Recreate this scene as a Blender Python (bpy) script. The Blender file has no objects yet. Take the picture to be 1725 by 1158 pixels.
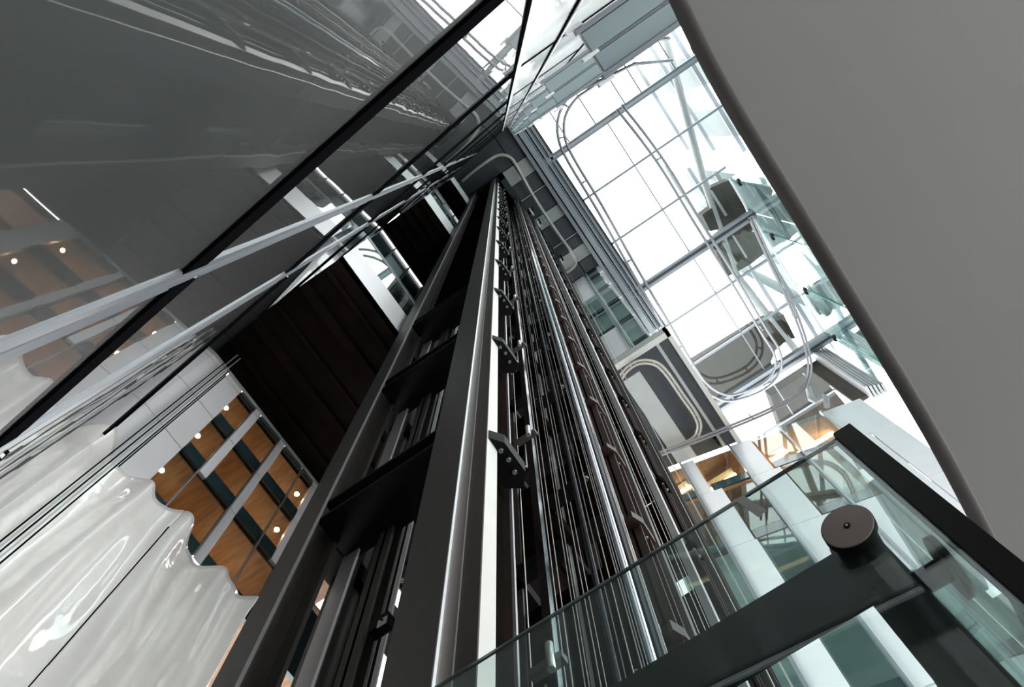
import bpy, math, random
from mathutils import Vector, Matrix

# ------------------------------------------------------------------ camera, world, exposure
SC = bpy.context.scene
COL = SC.collection
F = 1472.845
CW, CH = 1725.0, 1158.0
Z0 = 1.5                                   # eye height; all coordinates below are relative to the eye
AX = Vector((0.8262950033971557, -0.5515301659253171, -0.11424116348838337))
AY = Vector((0.5630652968089074, 0.8038559113646158, 0.1917632532409138))
AZ = Vector((-0.013929784287070902, -0.22277825261554157, 0.9747696195877599))
right = Vector((AX[0], AY[0], AZ[0])); down = Vector((AX[1], AY[1], AZ[1])); fwd = Vector((AX[2], AY[2], AZ[2]))
cam = bpy.data.cameras.new('camera'); co = bpy.data.objects.new('camera', cam); COL.objects.link(co)
M4 = Matrix.Identity(4)
for r in range(3):
    M4[r][0] = right[r]; M4[r][1] = -down[r]; M4[r][2] = -fwd[r]
M4[2][3] = Z0
co.matrix_world = M4
cam.sensor_width = 36.0; cam.lens = 36.0 * F / CW; cam.clip_start = 0.02; cam.clip_end = 300
SC.camera = co
SC.view_settings.view_transform = 'Standard'; SC.view_settings.look = 'None'
SC.view_settings.gamma = 1.0; SC.view_settings.use_curve_mapping = False
SC.view_settings.exposure = 0.72
w = bpy.data.worlds.new('overcast_sky'); SC.world = w; w.use_nodes = True
bg = w.node_tree.nodes['Background']; bg.inputs[0].default_value = (1.0, 0.995, 0.99, 1); bg.inputs[1].default_value = 3.0
SC.cycles.max_bounces = 14; SC.cycles.glossy_bounces = 6; SC.cycles.transparent_max_bounces = 24
SC.cycles.diffuse_bounces = 5
SC.cycles.caustics_reflective = False; SC.cycles.caustics_refractive = False
SC.cycles.sample_clamp_indirect = 6.0

def ray(px, py):                            # direction through a point of the photograph
    v = right * (px - CW / 2) + down * (py - CH / 2) + fwd * F
    return v
def onX(p, X): v = ray(*p); t = X / v[0]; return (v * t)
def onY(p, Y): v = ray(*p); t = Y / v[1]; return (v * t)
def onZ(p, Z): v = ray(*p); t = Z / v[2]; return (v * t)

# ------------------------------------------------------------------ materials
def mat(name, col, rough=0.5, metal=0.0, noise=0.06, nscale=6.0, spec=0.5, bump=0.0, bscale=30, coat=0.0, coatr=0.03, stretch=None):
    m = bpy.data.materials.new(name); m.use_nodes = True
    nt = m.node_tree; b = nt.nodes['Principled BSDF']
    b.inputs['Roughness'].default_value = rough; b.inputs['Metallic'].default_value = metal
    b.inputs['Specular IOR Level'].default_value = spec
    b.inputs['Coat Weight'].default_value = coat; b.inputs['Coat Roughness'].default_value = coatr
    tc = nt.nodes.new('ShaderNodeTexCoord'); mp = nt.nodes.new('ShaderNodeMapping'); nz = nt.nodes.new('ShaderNodeTexNoise')
    if stretch: mp.inputs['Scale'].default_value = stretch
    nt.links.new(tc.outputs['Object'], mp.inputs[0]); nt.links.new(mp.outputs[0], nz.inputs['Vector'])
    nz.inputs['Scale'].default_value = nscale; nz.inputs['Detail'].default_value = 4
    rp = nt.nodes.new('ShaderNodeValToRGB')
    lo = [max(0, c * (1 - noise)) for c in col]; hi = [min(1, c * (1 + noise)) for c in col]
    rp.color_ramp.elements[0].position = .3; rp.color_ramp.elements[1].position = .7
    rp.color_ramp.elements[0].color = (*lo, 1); rp.color_ramp.elements[1].color = (*hi, 1)
    nt.links.new(nz.outputs['Fac'], rp.inputs[0]); nt.links.new(rp.outputs[0], b.inputs['Base Color'])
    if bump:
        n2 = nt.nodes.new('ShaderNodeTexNoise'); n2.inputs['Scale'].default_value = bscale; n2.inputs['Detail'].default_value = 2
        nt.links.new(tc.outputs['Object'], n2.inputs['Vector'])
        bp = nt.nodes.new('ShaderNodeBump'); bp.inputs['Strength'].default_value = 1.0; bp.inputs['Distance'].default_value = bump
        nt.links.new(n2.outputs['Fac'], bp.inputs['Height']); nt.links.new(bp.outputs[0], b.inputs['Normal'])
        if coat: nt.links.new(bp.outputs[0], b.inputs['Coat Normal'])
    return m
def glass(name, tint, ior=1.5, bump=0.0, bscale=2.0, haze=0.0, hcol=(.6, .75, .72), boost=0.0):
    m = bpy.data.materials.new(name); m.use_nodes = True; nt = m.node_tree; nt.nodes.clear()
    out = nt.nodes.new('ShaderNodeOutputMaterial'); mix = nt.nodes.new('ShaderNodeMixShader')
    tr = nt.nodes.new('ShaderNodeBsdfTransparent'); tr.inputs[0].default_value = (*tint, 1)
    gl = nt.nodes.new('ShaderNodeBsdfGlossy'); gl.inputs['Roughness'].default_value = 0.0; gl.inputs[0].default_value = (.9, .97, .95, 1)
    # Fresnel reflection, the same from either side of the pane (Schlick)
    r0 = ((ior - 1) / (ior + 1)) ** 2 + boost
    ge_ = nt.nodes.new('ShaderNodeNewGeometry'); dt = nt.nodes.new('ShaderNodeVectorMath'); dt.operation = 'DOT_PRODUCT'
    nt.links.new(ge_.outputs['Incoming'], dt.inputs[1])
    def mth(op, a, b_=None, c_=None):
        n = nt.nodes.new('ShaderNodeMath'); n.operation = op
        for i, q in enumerate((a, b_, c_)):
            if q is None: continue
            if isinstance(q, (int, float)): n.inputs[i].default_value = q
            else: nt.links.new(q, n.inputs[i])
        return n.outputs[0]
    ab = mth('ABSOLUTE', dt.outputs['Value']); om = mth('SUBTRACT', 1.0, ab); pw = mth('POWER', om, 5.0)
    fc = mth('MULTIPLY_ADD', pw, 1 - r0, r0)
    nt.links.new(fc, mix.inputs[0])
    if bump:
        tc = nt.nodes.new('ShaderNodeTexCoord'); nz = nt.nodes.new('ShaderNodeTexNoise'); bp = nt.nodes.new('ShaderNodeBump')
        nz.inputs['Scale'].default_value = bscale; nz.inputs['Detail'].default_value = 1
        nt.links.new(tc.outputs['Object'], nz.inputs['Vector']); nt.links.new(nz.outputs['Fac'], bp.inputs['Height'])
        bp.inputs['Distance'].default_value = bump; bp.inputs['Strength'].default_value = 1
        nt.links.new(bp.outputs[0], gl.inputs['Normal']); nt.links.new(bp.outputs[0], dt.inputs[0])
    else: nt.links.new(ge_.outputs['Normal'], dt.inputs[0])
    base = tr.outputs[0]
    if haze:
        df = nt.nodes.new('ShaderNodeBsdfDiffuse'); df.inputs[0].default_value = (*hcol, 1)
        mh = nt.nodes.new('ShaderNodeMixShader'); mh.inputs[0].default_value = haze
        nt.links.new(tr.outputs[0], mh.inputs[1]); nt.links.new(df.outputs[0], mh.inputs[2]); base = mh.outputs[0]
    nt.links.new(base, mix.inputs[1]); nt.links.new(gl.outputs[0], mix.inputs[2]); nt.links.new(mix.outputs[0], out.inputs[0])
    return m
def emit(name, col, s):
    m = bpy.data.materials.new(name); m.use_nodes = True; nt = m.node_tree; b = nt.nodes['Principled BSDF']
    b.inputs['Base Color'].default_value = (*col, 1); b.inputs['Emission Color'].default_value = (*col, 1); b.inputs['Emission Strength'].default_value = s
    return m
M = dict(
 steel=mat('dark_painted_steel', (.055, .049, .045), .45, 0, .1, 25, spec=.35),
 black=mat('black_steel', (.006, .006, .0065), .55, 0, .2, 20, spec=.1),
 shaft=mat('dark_brown_shaft_shade', (.007, .0055, .005), .9, 0, .3, 3, spec=.0),  # near-black brown, the deep shade of the shaft put into the colour
 brown=mat('oxide_brown_steel', (.03, .014, .011), .45, 0, .15, 12, spec=.35),
 navy=mat('navy_black_steel', (.009, .012, .019), .5, 0, .1, 5, spec=.3),
 raildark=mat('dark_rail_steel', (.10, .10, .105), .4, .4, .1, 30),
 rail=mat('grey_machined_rail', (.42, .42, .43), .35, .5, .06, 30),
 chrome=mat('polished_pipe', (.42, .45, .49), .12, 1, .04, 30),
 gun=mat('dark_polished_rod', (.035, .038, .042), .25, .7, .1, 20),
 cable=mat('steel_cable', (.33, .315, .30), .35, .85, .2, 200),
 bolt=mat('bolt_steel', (.5, .55, .52), .3, .9, .1, 20),
 alu=mat('brushed_aluminium', (.30, .32, .345), .35, .6, .06, 3, stretch=(40, 40, .6)),
 alublue=mat('blue_grey_aluminium', (.21, .24, .27), .4, .3, .1, 2, stretch=(1, 30, 30)),
 mirror=mat('dark_grey_back_painted_glass', (.062, .066, .066), .5, 0, .05, 1.5, spec=.5, coat=1.0, coatr=.0, bump=.0009, bscale=1.8),
 mirror_hi=mat('grey_glass_teal_reflection', (.045, .06, .062), .4, 0, .1, 1.0, spec=.5, coat=1.0, coatr=.0, bump=.0006, bscale=1.5),  # teal reflection on the upper storeys put into the base colour
 white=mat('white_enamel_panel', (.72, .73, .75), .4, 0, .03, 2),
 opal=mat('opal_glass_panel', (.8, .82, .81), .2, 0, .03, 2, coat=.6),
 joint=mat('black_joint', (.004, .004, .005), .8, spec=.0),
 frost=mat('glossy_white_acrylic', (.94, .94, .93), .12, 0, .03, 1.2, spec=.8, coat=1.0, coatr=.02, bump=.010, bscale=5),
 slate=mat('slate_grey_panel', (.021, .026, .032), .5, 0, .12, 5),
 pale=mat('pale_grey_panel', (.29, .31, .31), .5, 0, .05, 3),
 frame=mat('light_grey_frame', (.42, .43, .41), .5, 0, .05, 4),
 pipe=mat('beige_grey_pipe', (.33, .32, .29), .35, .2, .06, 10),
 spipe=mat('steel_rail_tube', (.22, .225, .24), .3, .5, .06, 10),
 teal=mat('dark_teal_spandrel_glass', (.02, .045, .05), .2, 0, .2, 3, coat=.5),
 outer=mat('teal_reflection_band', (.03, .068, .068), .4, 0, .2, 2),
 bluep=mat('pale_blue_grey_panel', (.22, .285, .30), .3, 0, .05, 2, coat=.3),
 wood=mat('warm_timber_ceiling', (.17, .085, .035), .5, 0, .3, 3, stretch=(2, 12, 2)),
 room=mat('warm_room_wall', (.16, .13, .10), .6, 0, .1, 3),
 coolroom=mat('cool_room_wall', (.22, .30, .29), .6, 0, .2, 1.5),
 slab=mat('grey_painted_plaster', (.315, .31, .305), .55, 0, .03, 1.2),
 sliplip=mat('grey_edge_shade', (.10, .09, .088), .45, 0, .05, 3),  # darker than the panel: shadow along the lip put into the colour
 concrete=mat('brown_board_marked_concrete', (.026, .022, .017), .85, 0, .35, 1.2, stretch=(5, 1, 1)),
 edgeblue=mat('blue_grey_edge_steel', (.19, .22, .245), .45, .1, .1, 2, stretch=(1, 20, 20)),
 louvre=mat('grey_metal_cladding', (.3, .3, .31), .4, .4, .1, 2),
 cap=mat('turned_bronze_cap', (.19, .16, .145), .38, .4, .18, 9),
 tape=mat('grey_cloth_tape', (.28, .28, .27), .7, 0, .08, 60),
 floor=mat('dark_stone_floor', (.2, .2, .2), .4, 0, .2, 3),
 gB=glass('green_balustrade_glass', (.86, .925, .915), 1.5, haze=.016, hcol=(.5, .62, .6)),
 gEdge=mat('green_glass_edge', (.10, .3, .27), .15, 0, .1, 5, coat=.6),
 gWin=glass('window_glass', (.84, .88, .87), 1.52),
 gWall=glass('wavy_curtain_wall_glass', (.80, .91, .91), 1.55, bump=.03, bscale=.7, boost=.03),
 gSky=glass('skylight_glass', (.97, .985, .985), 1.3),
 tube=emit('warm_fluorescent_tube', (1.0, .72, .38), 14.0),
 spot=emit('warm_downlight', (1.0, .6, .28), 30.0),
 led=emit('white_strip_light', (1.0, .93, .82), 12.0),
)

_f = M['frost'].node_tree; _b = _f.nodes['Principled BSDF']; _o = [n for n in _f.nodes if n.type == 'OUTPUT_MATERIAL'][0]
_t = _f.nodes.new('ShaderNodeBsdfTranslucent'); _t.inputs[0].default_value = (.93, .93, .91, 1); _m = _f.nodes.new('ShaderNodeMixShader'); _m.inputs[0].default_value = .16
_f.links.new(_b.outputs[0], _m.inputs[1]); _f.links.new(_t.outputs[0], _m.inputs[2]); _f.links.new(_m.outputs[0], _o.inputs[0])
# ------------------------------------------------------------------ mesh helpers
class MB:
    def __init__(s): s.v = []; s.f = []; s.sm = []
    def add(s, vs, fs, smooth=False):
        o = len(s.v); s.v += [tuple(v) for v in vs]
        for f in fs: s.f.append(tuple(i + o for i in f)); s.sm.append(smooth)
        return s
    def box(s, x0, x1, y0, y1, z0, z1, bev=0):
        x0, x1 = sorted((x0, x1)); y0, y1 = sorted((y0, y1)); z0, z1 = sorted((z0, z1))
        vs = [(x, y, z) for z in (z0, z1) for y in (y0, y1) for x in (x0, x1)]
        return s.add(vs, [(0, 2, 3, 1), (4, 5, 7, 6), (0, 1, 5, 4), (2, 6, 7, 3), (0, 4, 6, 2), (1, 3, 7, 5)])
    def obox(s, a, b, t0, t1, z0, z1):      # wall piece along plan line a->b, thickness offsets t0,t1 to the left of it
        dx, dy = b[0] - a[0], b[1] - a[1]; l = math.hypot(dx, dy); nx, ny = -dy / l, dx / l
        P = [(a[0] + nx * t0, a[1] + ny * t0), (b[0] + nx * t0, b[1] + ny * t0), (b[0] + nx * t1, b[1] + ny * t1), (a[0] + nx * t1, a[1] + ny * t1)]
        return s.prism(P, z0, z1)
    def prism(s, P, z0, z1):
        n = len(P); area = sum(P[i][0] * P[(i + 1) % n][1] - P[(i + 1) % n][0] * P[i][1] for i in range(n))
        if area < 0: P = P[::-1]
        vs = [(x, y, z0) for x, y in P] + [(x, y, z1) for x, y in P]
        return s.add(vs, [tuple(range(n - 1, -1, -1)), tuple(range(n, 2 * n))] + [(i, (i + 1) % n, n + (i + 1) % n, n + i) for i in range(n)])
    def tube(s, pts, r, seg=10, closed=False):
        pts = [Vector(p) for p in pts]; n = len(pts); rs = r if isinstance(r, (list, tuple)) else [r] * n
        vs = []; prev = None
        for i, p in enumerate(pts):
            a = pts[(i - 1) % n] if (closed or i > 0) else p; b = pts[(i + 1) % n] if (closed or i < n - 1) else p
            t = (b - a).normalized()
            if prev is None:
                u = t.cross(Vector((0, 0, 1)));
                if u.length < 1e-3: u = Vector((1, 0, 0))
            else: u = prev - t * prev.dot(t)
            u.normalize(); prev = u; v = t.cross(u)
            for k in range(seg):
                an = 2 * math.pi * k / seg; vs.append(p + (u * math.cos(an) + v * math.sin(an)) * rs[i])
        fs = []
        for i in range(n if closed else n - 1):
            j = (i + 1) % n
            for k in range(seg):
                k2 = (k + 1) % seg; fs.append((i * seg + k, i * seg + k2, j * seg + k2, j * seg + k))
        s.add(vs, fs, True)
        if not closed:
            o = len(s.v) - len(vs)
            s.f.append(tuple(o + k for k in range(seg - 1, -1, -1))); s.sm.append(False)
            s.f.append(tuple(o + (n - 1) * seg + k for k in range(seg))); s.sm.append(False)
        return s
    def build(s, name, m, parent=None, bevel=0):
        me = bpy.data.meshes.new(name); me.from_pydata([(x, y, z + Z0) for x, y, z in s.v], [], s.f)
        me.polygons.foreach_set('use_smooth', s.sm); me.materials.append(m); me.update()
        o = bpy.data.objects.new(name, me); COL.objects.link(o)
        if bevel:
            b = o.modifiers.new('bevel', 'BEVEL'); b.width = bevel; b.segments = 2; b.limit_method = 'ANGLE'
        if parent is not None:
            o.parent = parent; o.matrix_parent_inverse = Matrix.Translation(-parent.location)
        return o
def tag(o, label, cat, group=None):
    o['label'] = label; o['category'] = cat
    if group: o['group'] = group
    return o
def thing(name, label, cat, loc=(0, 0, 0), group=None):
    o = bpy.data.objects.new(name, None); o.empty_display_size = .1; COL.objects.link(o)
    o.location = (loc[0], loc[1], loc[2] + Z0); tag(o, label, cat, group); return o
def struct(name, mb=None, m=None, loc=(0, 0, 0)):
    if mb is None:
        o = bpy.data.objects.new(name, None); COL.objects.link(o); o.location = (loc[0], loc[1], loc[2] + Z0)
    else: o = mb.build(name, m)
    o['kind'] = 'structure'; return o
FL = -1.5
H = 28.6
rnd = random.Random(4)
ORD = ['first', 'second', 'third', 'fourth', 'fifth', 'sixth', 'seventh', 'eighth', 'ninth', 'tenth', 'eleventh', 'twelfth', 'thirteenth', 'fourteenth', 'fifteenth', 'sixteenth', 'seventeenth', 'eighteenth', 'nineteenth', 'twentieth']

# ------------------------------------------------------------------ floor
struct('floor', MB().box(-3.6, 7.2, -.6, 14, FL - .1, FL), M['floor'])

# ------------------------------------------------------------------ left reflecting glass wall
wl = struct('wall_left', loc=(-.2, -.4, FL))
MX = .1
bays = [(.29, -.755, .25), (-.80, -1.43, .243), (-1.50, -3.0, .228)]
levels = [FL, 2.16, 5.27, 8.55, 11.8, 15.1, 18.4, 21.7, 25.0, H]
for bi, (xa, xb, p) in enumerate(bays):
    a = (xa, -p - MX * xa); b = (xb, -p - MX * xb)
    for k in range(len(levels) - 1):
        dk = .19 if k == 0 else .26
        g = MB().obox(a, b, 0, .03, levels[k] + (.02 if k else 0), levels[k + 1] - dk).build('glass_panel', M['mirror'] if k < 2 else M['mirror_hi'], wl)
        g.location.y += 0
        MB().obox(a, b, -.01, .012, levels[k + 1] - dk, levels[k + 1] - .025).build('transom', M['joint'], wl)
        MB().obox(a, b, -.006, .004, levels[k + 1] - .022, levels[k + 1] - .002).build('bead', M['white'], wl)
        MB().obox(a, b, -.006, .006, levels[k + 1], levels[k + 1] + .02).build('gasket', M['joint'], wl)
# stepped mullion channels between the bays
for (xa, xb, p) in [(-.755, -.80, .25), (-1.43, -1.50, .243)]:
    y = lambda x, o=0: -p - MX * x + o
    w_ = xa - xb
    MB().prism([(xa + .004, y(xa) - .03), (xa + .004, y(xa) + .006), (xa - w_ * .35, y(xa) + .010), (xa - w_ * .35, y(xa) - .03)], FL, H).build('mullion_face', M['alu'], wl)
    MB().prism([(xa - w_ * .36, y(xa) - .03), (xa - w_ * .36, y(xa) + .001), (xa - w_ * .62, y(xa) + .001), (xa - w_ * .62, y(xa) - .03)], FL, H).build('mullion_groove', M['alublue'], wl)
    MB().prism([(xa - w_ * .63, y(xa) - .03), (xa - w_ * .63, y(xa) + .010), (xb - .004, y(xb) + .014), (xb - .004, y(xb) - .03)], FL, H).build('mullion_lip', M['alu'], wl)
MB().obox((.31, -.25 - .031), (-3.0, .05), .08, .3, FL, H).build('backing', M['joint'], wl)
# end post of the glass wall, black edge + white return
MB().box(.285, .297, -.285, -.272, FL, H).build('end_gasket', M['joint'], wl)
MB().box(.297, .325, -.30, -.27, FL, H).build('end_post', M['white'], wl)

# vertical stripes of flat bars in the corner by the frosted sculpture
fin = thing('striped_corner_fin', 'tall bundle of thin vertical metal flats where the reflecting wall meets the white acrylic', 'fin', (-2.85, .12, FL))
xs = [(-.060, 'joint'), (-.066, 'rail'), (-.072, 'joint'), (-.079, 'rail'), (-.086, 'joint')]
for i, (r_, mm) in enumerate(xs):
    X = -2.86 - .012 * (i % 2); y0 = r_ * X; y1 = y0 + .008
    MB().box(X - .012, X, y0, y1, 3.2, 7.38).build('flat_bar', M[mm], fin)

# ------------------------------------------------------------------ white opal wall beside it
wn = struct('wall_back', loc=(1.2, -.35, FL))
seg = [(.325, .335, .60), (.62, .62, 1.1), (1.12, 1.12, 2.6)]
for (x0, xs0, x1) in [(.33, 0, .60), (.625, 0, 1.12), (1.145, 0, 2.7)]:
    for k in range(len(levels) - 1):
        MB().box(x0, x1, -.33, -.30, levels[k] + .13, levels[k + 1] + .09).build('panel', M['opal'], wn)
        if k: MB().box(x0, x1, -.30, -.293, levels[k] + .085, levels[k] + .13).build('joint_bar', M['joint'], wn)
for x in (.6125, 1.1325):
    MB().box(x - .012, x - .003, -.33, -.292, FL, H).build('trim_strip', M['joint'], wn)
    MB().box(x - .003, x + .012, -.33, -.286, FL, H).build('trim_bead', M['white'], wn)
MB().box(.3, 7, -.5, -.335, FL, H).build('backing', M['joint'], wn)

# ------------------------------------------------------------------ stacked balconies overhead (blue-grey undersides)
lv = [4.1, 7.4, 10.7, 14.0, 17.3, 20.6, 23.9, 27.2]
nm = ['lowest', 'second lowest', 'third lowest', 'fourth lowest', 'fifth lowest', 'sixth lowest', 'second highest', 'highest']
for i, z in enumerate(lv):
    b = thing('balcony_slab', f'{nm[i]} blue-grey balcony slab in the stack along the white opal wall', 'balcony', (1.5, -.15, z), 'stacked balcony slabs')
    y0, y1, ym = -.205, .02, -.088
    MB().box(.57, 2.6, y0 + .014, ym - .008, z, z + .05).build('soffit_panel', M['bluep'], b, .004)
    MB().box(.57, 2.6, ym + .008, y1 - .014, z, z + .05).build('soffit_panel', M['bluep'], b, .004)
    MB().box(.56, 2.6, ym - .006, ym + .006, z + .01, z + .06).build('joint_bead', M['alublue'], b)
    MB().box(.55, 2.6, y1 - .012, y1 + .012, z - .012, z + .05).build('edge_trim', M['alublue'], b, .004)
    MB().box(.55, 2.6, y0 - .012, y0 + .012, z - .012, z + .05).build('edge_trim', M['alublue'], b, .004)
    for yy, ww in ((y0 - .034, .02), (ym - .010, .018), (y1 + .013, .02)):
        MB().box(.515, .60, yy, yy + ww, z + .0, z + .06).build('end_cap', M['white'], b, .004)
    MB().box(.58, 2.6, y0, y1 - .01, z + .06, z + .16).build('deck', M['white'], b)

# ------------------------------------------------------------------ top ceiling of slate panels and pale stripes
ce = struct('ceiling', loc=(-1, 2, H))
MB().box(-3.6, .98, -.6, 5.2, H + .03, H + .3).build('backing', M['joint'], ce)
rows = [(-.3, .80, 'slate'), (.80, 1.35, 'pale'), (1.35, 1.86, 'slate'), (1.86, 1.93, 'pale'), (1.93, 2.62, 'slate'), (2.62, 3.06, 'pale'), (3.06, 3.72, 'slate'), (3.72, 3.79, 'pale'), (3.79, 4.15, 'slate'), (4.15, 4.6, 'pale'), (4.6, 5.05, 'slate')]
for a, b, k in rows:
    MB().box(-.0, .52, a + .012, b - .012, H, H + .03).build('ceiling_panel', M[k], ce)
    MB().box(-3.5, -.03, a + .012, b - .012, H, H + .03).build('ceiling_panel', M[k], ce)

# ------------------------------------------------------------------ skylight
sk = struct('window_1', loc=(3.5, 6, H))
for i, (x0, x1, z, mm) in enumerate([(.50, .62, -.3, 'edgeblue'), (.66, .84, -.45, 'edgeblue'), (.86, .89, -.3, 'alublue'), (.93, 1.0, -.35, 'edgeblue'), (.4, 1.2, .1, 'edgeblue'), (1.02, 1.05, -.2, 'alublue'), (1.08, 1.16, -.3, 'edgeblue'), (1.17, 1.25, -.05, 'slate')]):
    MB().box(x0, x1, -.3, 8.0, H + z, H + z + .35).build('edge_channel', M[mm], sk)
for x0, x1, y0, y1, z, t, mm in [(.8, 6.7, 1.2, 1.42, -.25, .3, 'alublue'), (.8, 6.7, 1.27, 1.35, -.3, .08, 'alu'),
        (.8, 5.6, 6.33, 6.62, -.2, .3, 'alublue'), (.8, 5.6, 6.44, 6.50, -.26, .08, 'slate'), (.9, 5.6, 11.25, 11.6, -.2, .3, 'alublue'), (.9, 5.6, 11.4, 11.46, -.26, .07, 'slate')]:
    MB().box(x0, x1, y0, y1, H + z, H + z + t).build('cross_beam', M[mm], sk)
for y in (-.1, 3.0, 4.7, 8.05, 9.7, 13.2):
    MB().box(1.2, 5.6 if y > 4 else 6.7, y - .035, y + .035, H - .05, H + .05).build('glazing_bar', M['alublue'], sk)
for x in (1.87, 2.87, 3.98, 4.59, 5.85):
    MB().box(x - .02, x + .02, -.3, 1.25, H - .03, H + .05).build('glazing_bar', M['alublue'], sk)
for x in (3.2, ):
    MB().box(x - .02, x + .02, 1.3, 13.2, H - .0, H + .05).build('glazing_bar', M['alublue'], sk)
for x0, x1, y0, y1 in [(1.25, 6.7, -.3, 1.2), (1.25, 6.7, 1.42, 5.1), (1.25, 5.6, 5.1, 6.33), (1.25, 5.6, 6.62, 11.25), (1.25, 5.6, 11.6, 13.4)]:
    MB().box(x0, x1, y0, y1, H + .06, H + .08).build('pane', M['gSky'], sk)
# brace outside above the glass
tag(MB().tube([(6.5, -.5, H + .9), (5.0, 4.65, H + .9), (4.2, 8.2, H + .9), (4.6, 12, H + .9)], .13, 8).build('roof_brace', M['pale']), 'pale grey inclined tube brace above the skylight glass', 'brace')

# rooftop boxes of brown concrete seen through the glass
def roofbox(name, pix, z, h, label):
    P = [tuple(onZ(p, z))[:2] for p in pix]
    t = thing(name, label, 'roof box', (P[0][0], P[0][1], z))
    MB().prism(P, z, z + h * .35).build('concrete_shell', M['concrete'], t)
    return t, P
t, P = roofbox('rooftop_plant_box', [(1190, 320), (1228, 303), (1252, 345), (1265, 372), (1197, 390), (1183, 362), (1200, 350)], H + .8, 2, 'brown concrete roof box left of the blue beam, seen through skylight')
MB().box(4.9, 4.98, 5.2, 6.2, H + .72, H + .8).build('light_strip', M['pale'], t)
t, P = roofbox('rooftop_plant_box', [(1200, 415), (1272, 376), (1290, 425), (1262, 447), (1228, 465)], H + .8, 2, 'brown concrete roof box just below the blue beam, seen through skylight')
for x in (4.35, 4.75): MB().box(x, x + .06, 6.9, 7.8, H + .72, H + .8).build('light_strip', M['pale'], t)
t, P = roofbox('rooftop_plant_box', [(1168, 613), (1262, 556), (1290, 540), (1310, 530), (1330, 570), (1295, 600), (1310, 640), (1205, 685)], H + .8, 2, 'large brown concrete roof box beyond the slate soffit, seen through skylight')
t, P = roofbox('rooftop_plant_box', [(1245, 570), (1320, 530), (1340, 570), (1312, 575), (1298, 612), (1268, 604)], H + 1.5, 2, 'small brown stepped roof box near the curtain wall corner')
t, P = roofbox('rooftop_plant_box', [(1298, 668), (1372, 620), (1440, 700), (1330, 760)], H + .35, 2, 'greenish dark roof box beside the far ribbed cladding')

# ------------------------------------------------------------------ tubes: cleaning rails
def smooth(pts, n=6, closed=False):
    out = []; N = len(pts)
    rng = range(N if closed else N - 1)
    for i in rng:
        p0 = pts[(i - 1) % N] if (closed or i) else pts[i]; p1 = pts[i]; p2 = pts[(i + 1) % N]; p3 = pts[(i + 2) % N] if (closed or i < N - 2) else p2
        for k in range(n):
            t = k / n
            out.append(tuple(.5 * ((2 * p1[c]) + (-p0[c] + p2[c]) * t + (2 * p0[c] - 5 * p1[c] + 4 * p2[c] - p3[c]) * t * t + (-p0[c] + 3 * p1[c] - 3 * p2[c] + p3[c]) * t ** 3) for c in range(3)))
    if not closed: out.append(pts[-1])
    return out
def rrect(pix, z, n=6, closed=False): return smooth([tuple(onZ(p, z)) for p in pix], n, closed)
def offset(pts, d):
    out = []
    for i, p in enumerate(pts):
        a = Vector(pts[max(0, i - 1)]); b = Vector(pts[min(len(pts) - 1, i + 1)]); t = (b - a); t.z = 0; t.normalize()
        out.append((p[0] - t.y * d, p[1] + t.x * d, p[2]))
    return out
def railpair(name, label, pts, r, gap, m, drops=(), up=.4, step=9):
    t = thing(name, label, 'rail', pts[len(pts) // 2])
    a = offset(pts, gap); b = offset(pts, -gap)
    MB().tube(a, r, 10).build('rail_tube', m, t); MB().tube(b, r, 10).build('rail_tube', m, t)
    for i in range(3, len(pts) - 2, step):
        p = pts[i]; mb = MB(); mb.tube([a[i], b[i]], r * .6, 6); tb = mb.build('tie_bar', m, t)
        MB().tube([p, (p[0], p[1], p[2] + up)], r * .7, 6).build('hanger_rod', m, tb)
    return t
loopA = rrect([(1128, 58), (1085, 72), (1000, 138), (966, 163), (947, 195), (946, 232), (962, 270), (1010, 350), (1060, 440), (1120, 543), (1165, 620), (1190, 653), (1220, 670), (1250, 667), (1288, 650), (1309, 625), (1309, 595), (1285, 555), (1230, 462), (1180, 382), (1110, 268), (1043, 180)], 27.6)
railpair('curved_rail', 'long looping twin steel rail hung under the skylight', loopA, .045, .10, M['spipe'])
loopC = rrect([(1264, 366), (1291, 425), (1320, 485), (1346, 545), (1361, 595), (1363, 630), (1345, 664), (1300, 690), (1230, 720), (1150, 751), (1060, 783), (985, 812)], 17.0)
railpair('curved_rail', 'thick twin steel rail curving down from the curtain wall to below the slate soffit', loopC, .026, .03, M['spipe'], step=14, up=.3)
loopB = rrect([(1063, 770), (1048, 700), (1040, 655), (1052, 627), (1075, 611), (1102, 612), (1122, 628), (1150, 668), (1172, 700), (1178, 722), (1166, 742), (1120, 762), (1075, 778)], 17.25)
railpair('curved_rail', 'rounded beige rail loop on the underside of the slate soffit', loopB, .028, .035, M['pipe'], up=.25)
loopD = rrect([(778, 306), (800, 287), (826, 268), (843, 261), (860, 266), (872, 283), (900, 333), (940, 394), (966, 430), (969, 446), (955, 459), (938, 468)], 28.1)
tag(MB().tube(loopD, .055, 10).build('curved_rail', M['pipe']), 'beige rail hoop under the striped ceiling at the tower top', 'rail')
tag(MB().tube([(2.6, .03, 26.6), (4.6, .35, 27.0), (5.6, .9, 27.0)], .05, 8).build('rail_strut', M['spipe']), 'short steel strut near the top of the stacked balconies', 'strut')
# drain pipe at the corner
dp = [tuple(onY(p, 8.3)) for p in [(1362, 655), (1366, 672), (1375, 675), (1387, 668), (1392, 672), (1393, 684)]]
tag(MB().tube(dp, .07, 8).build('drain_pipe', M['pale']), 'small bent grey drain pipe in the corner by the ribbed cladding', 'pipe')

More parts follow.
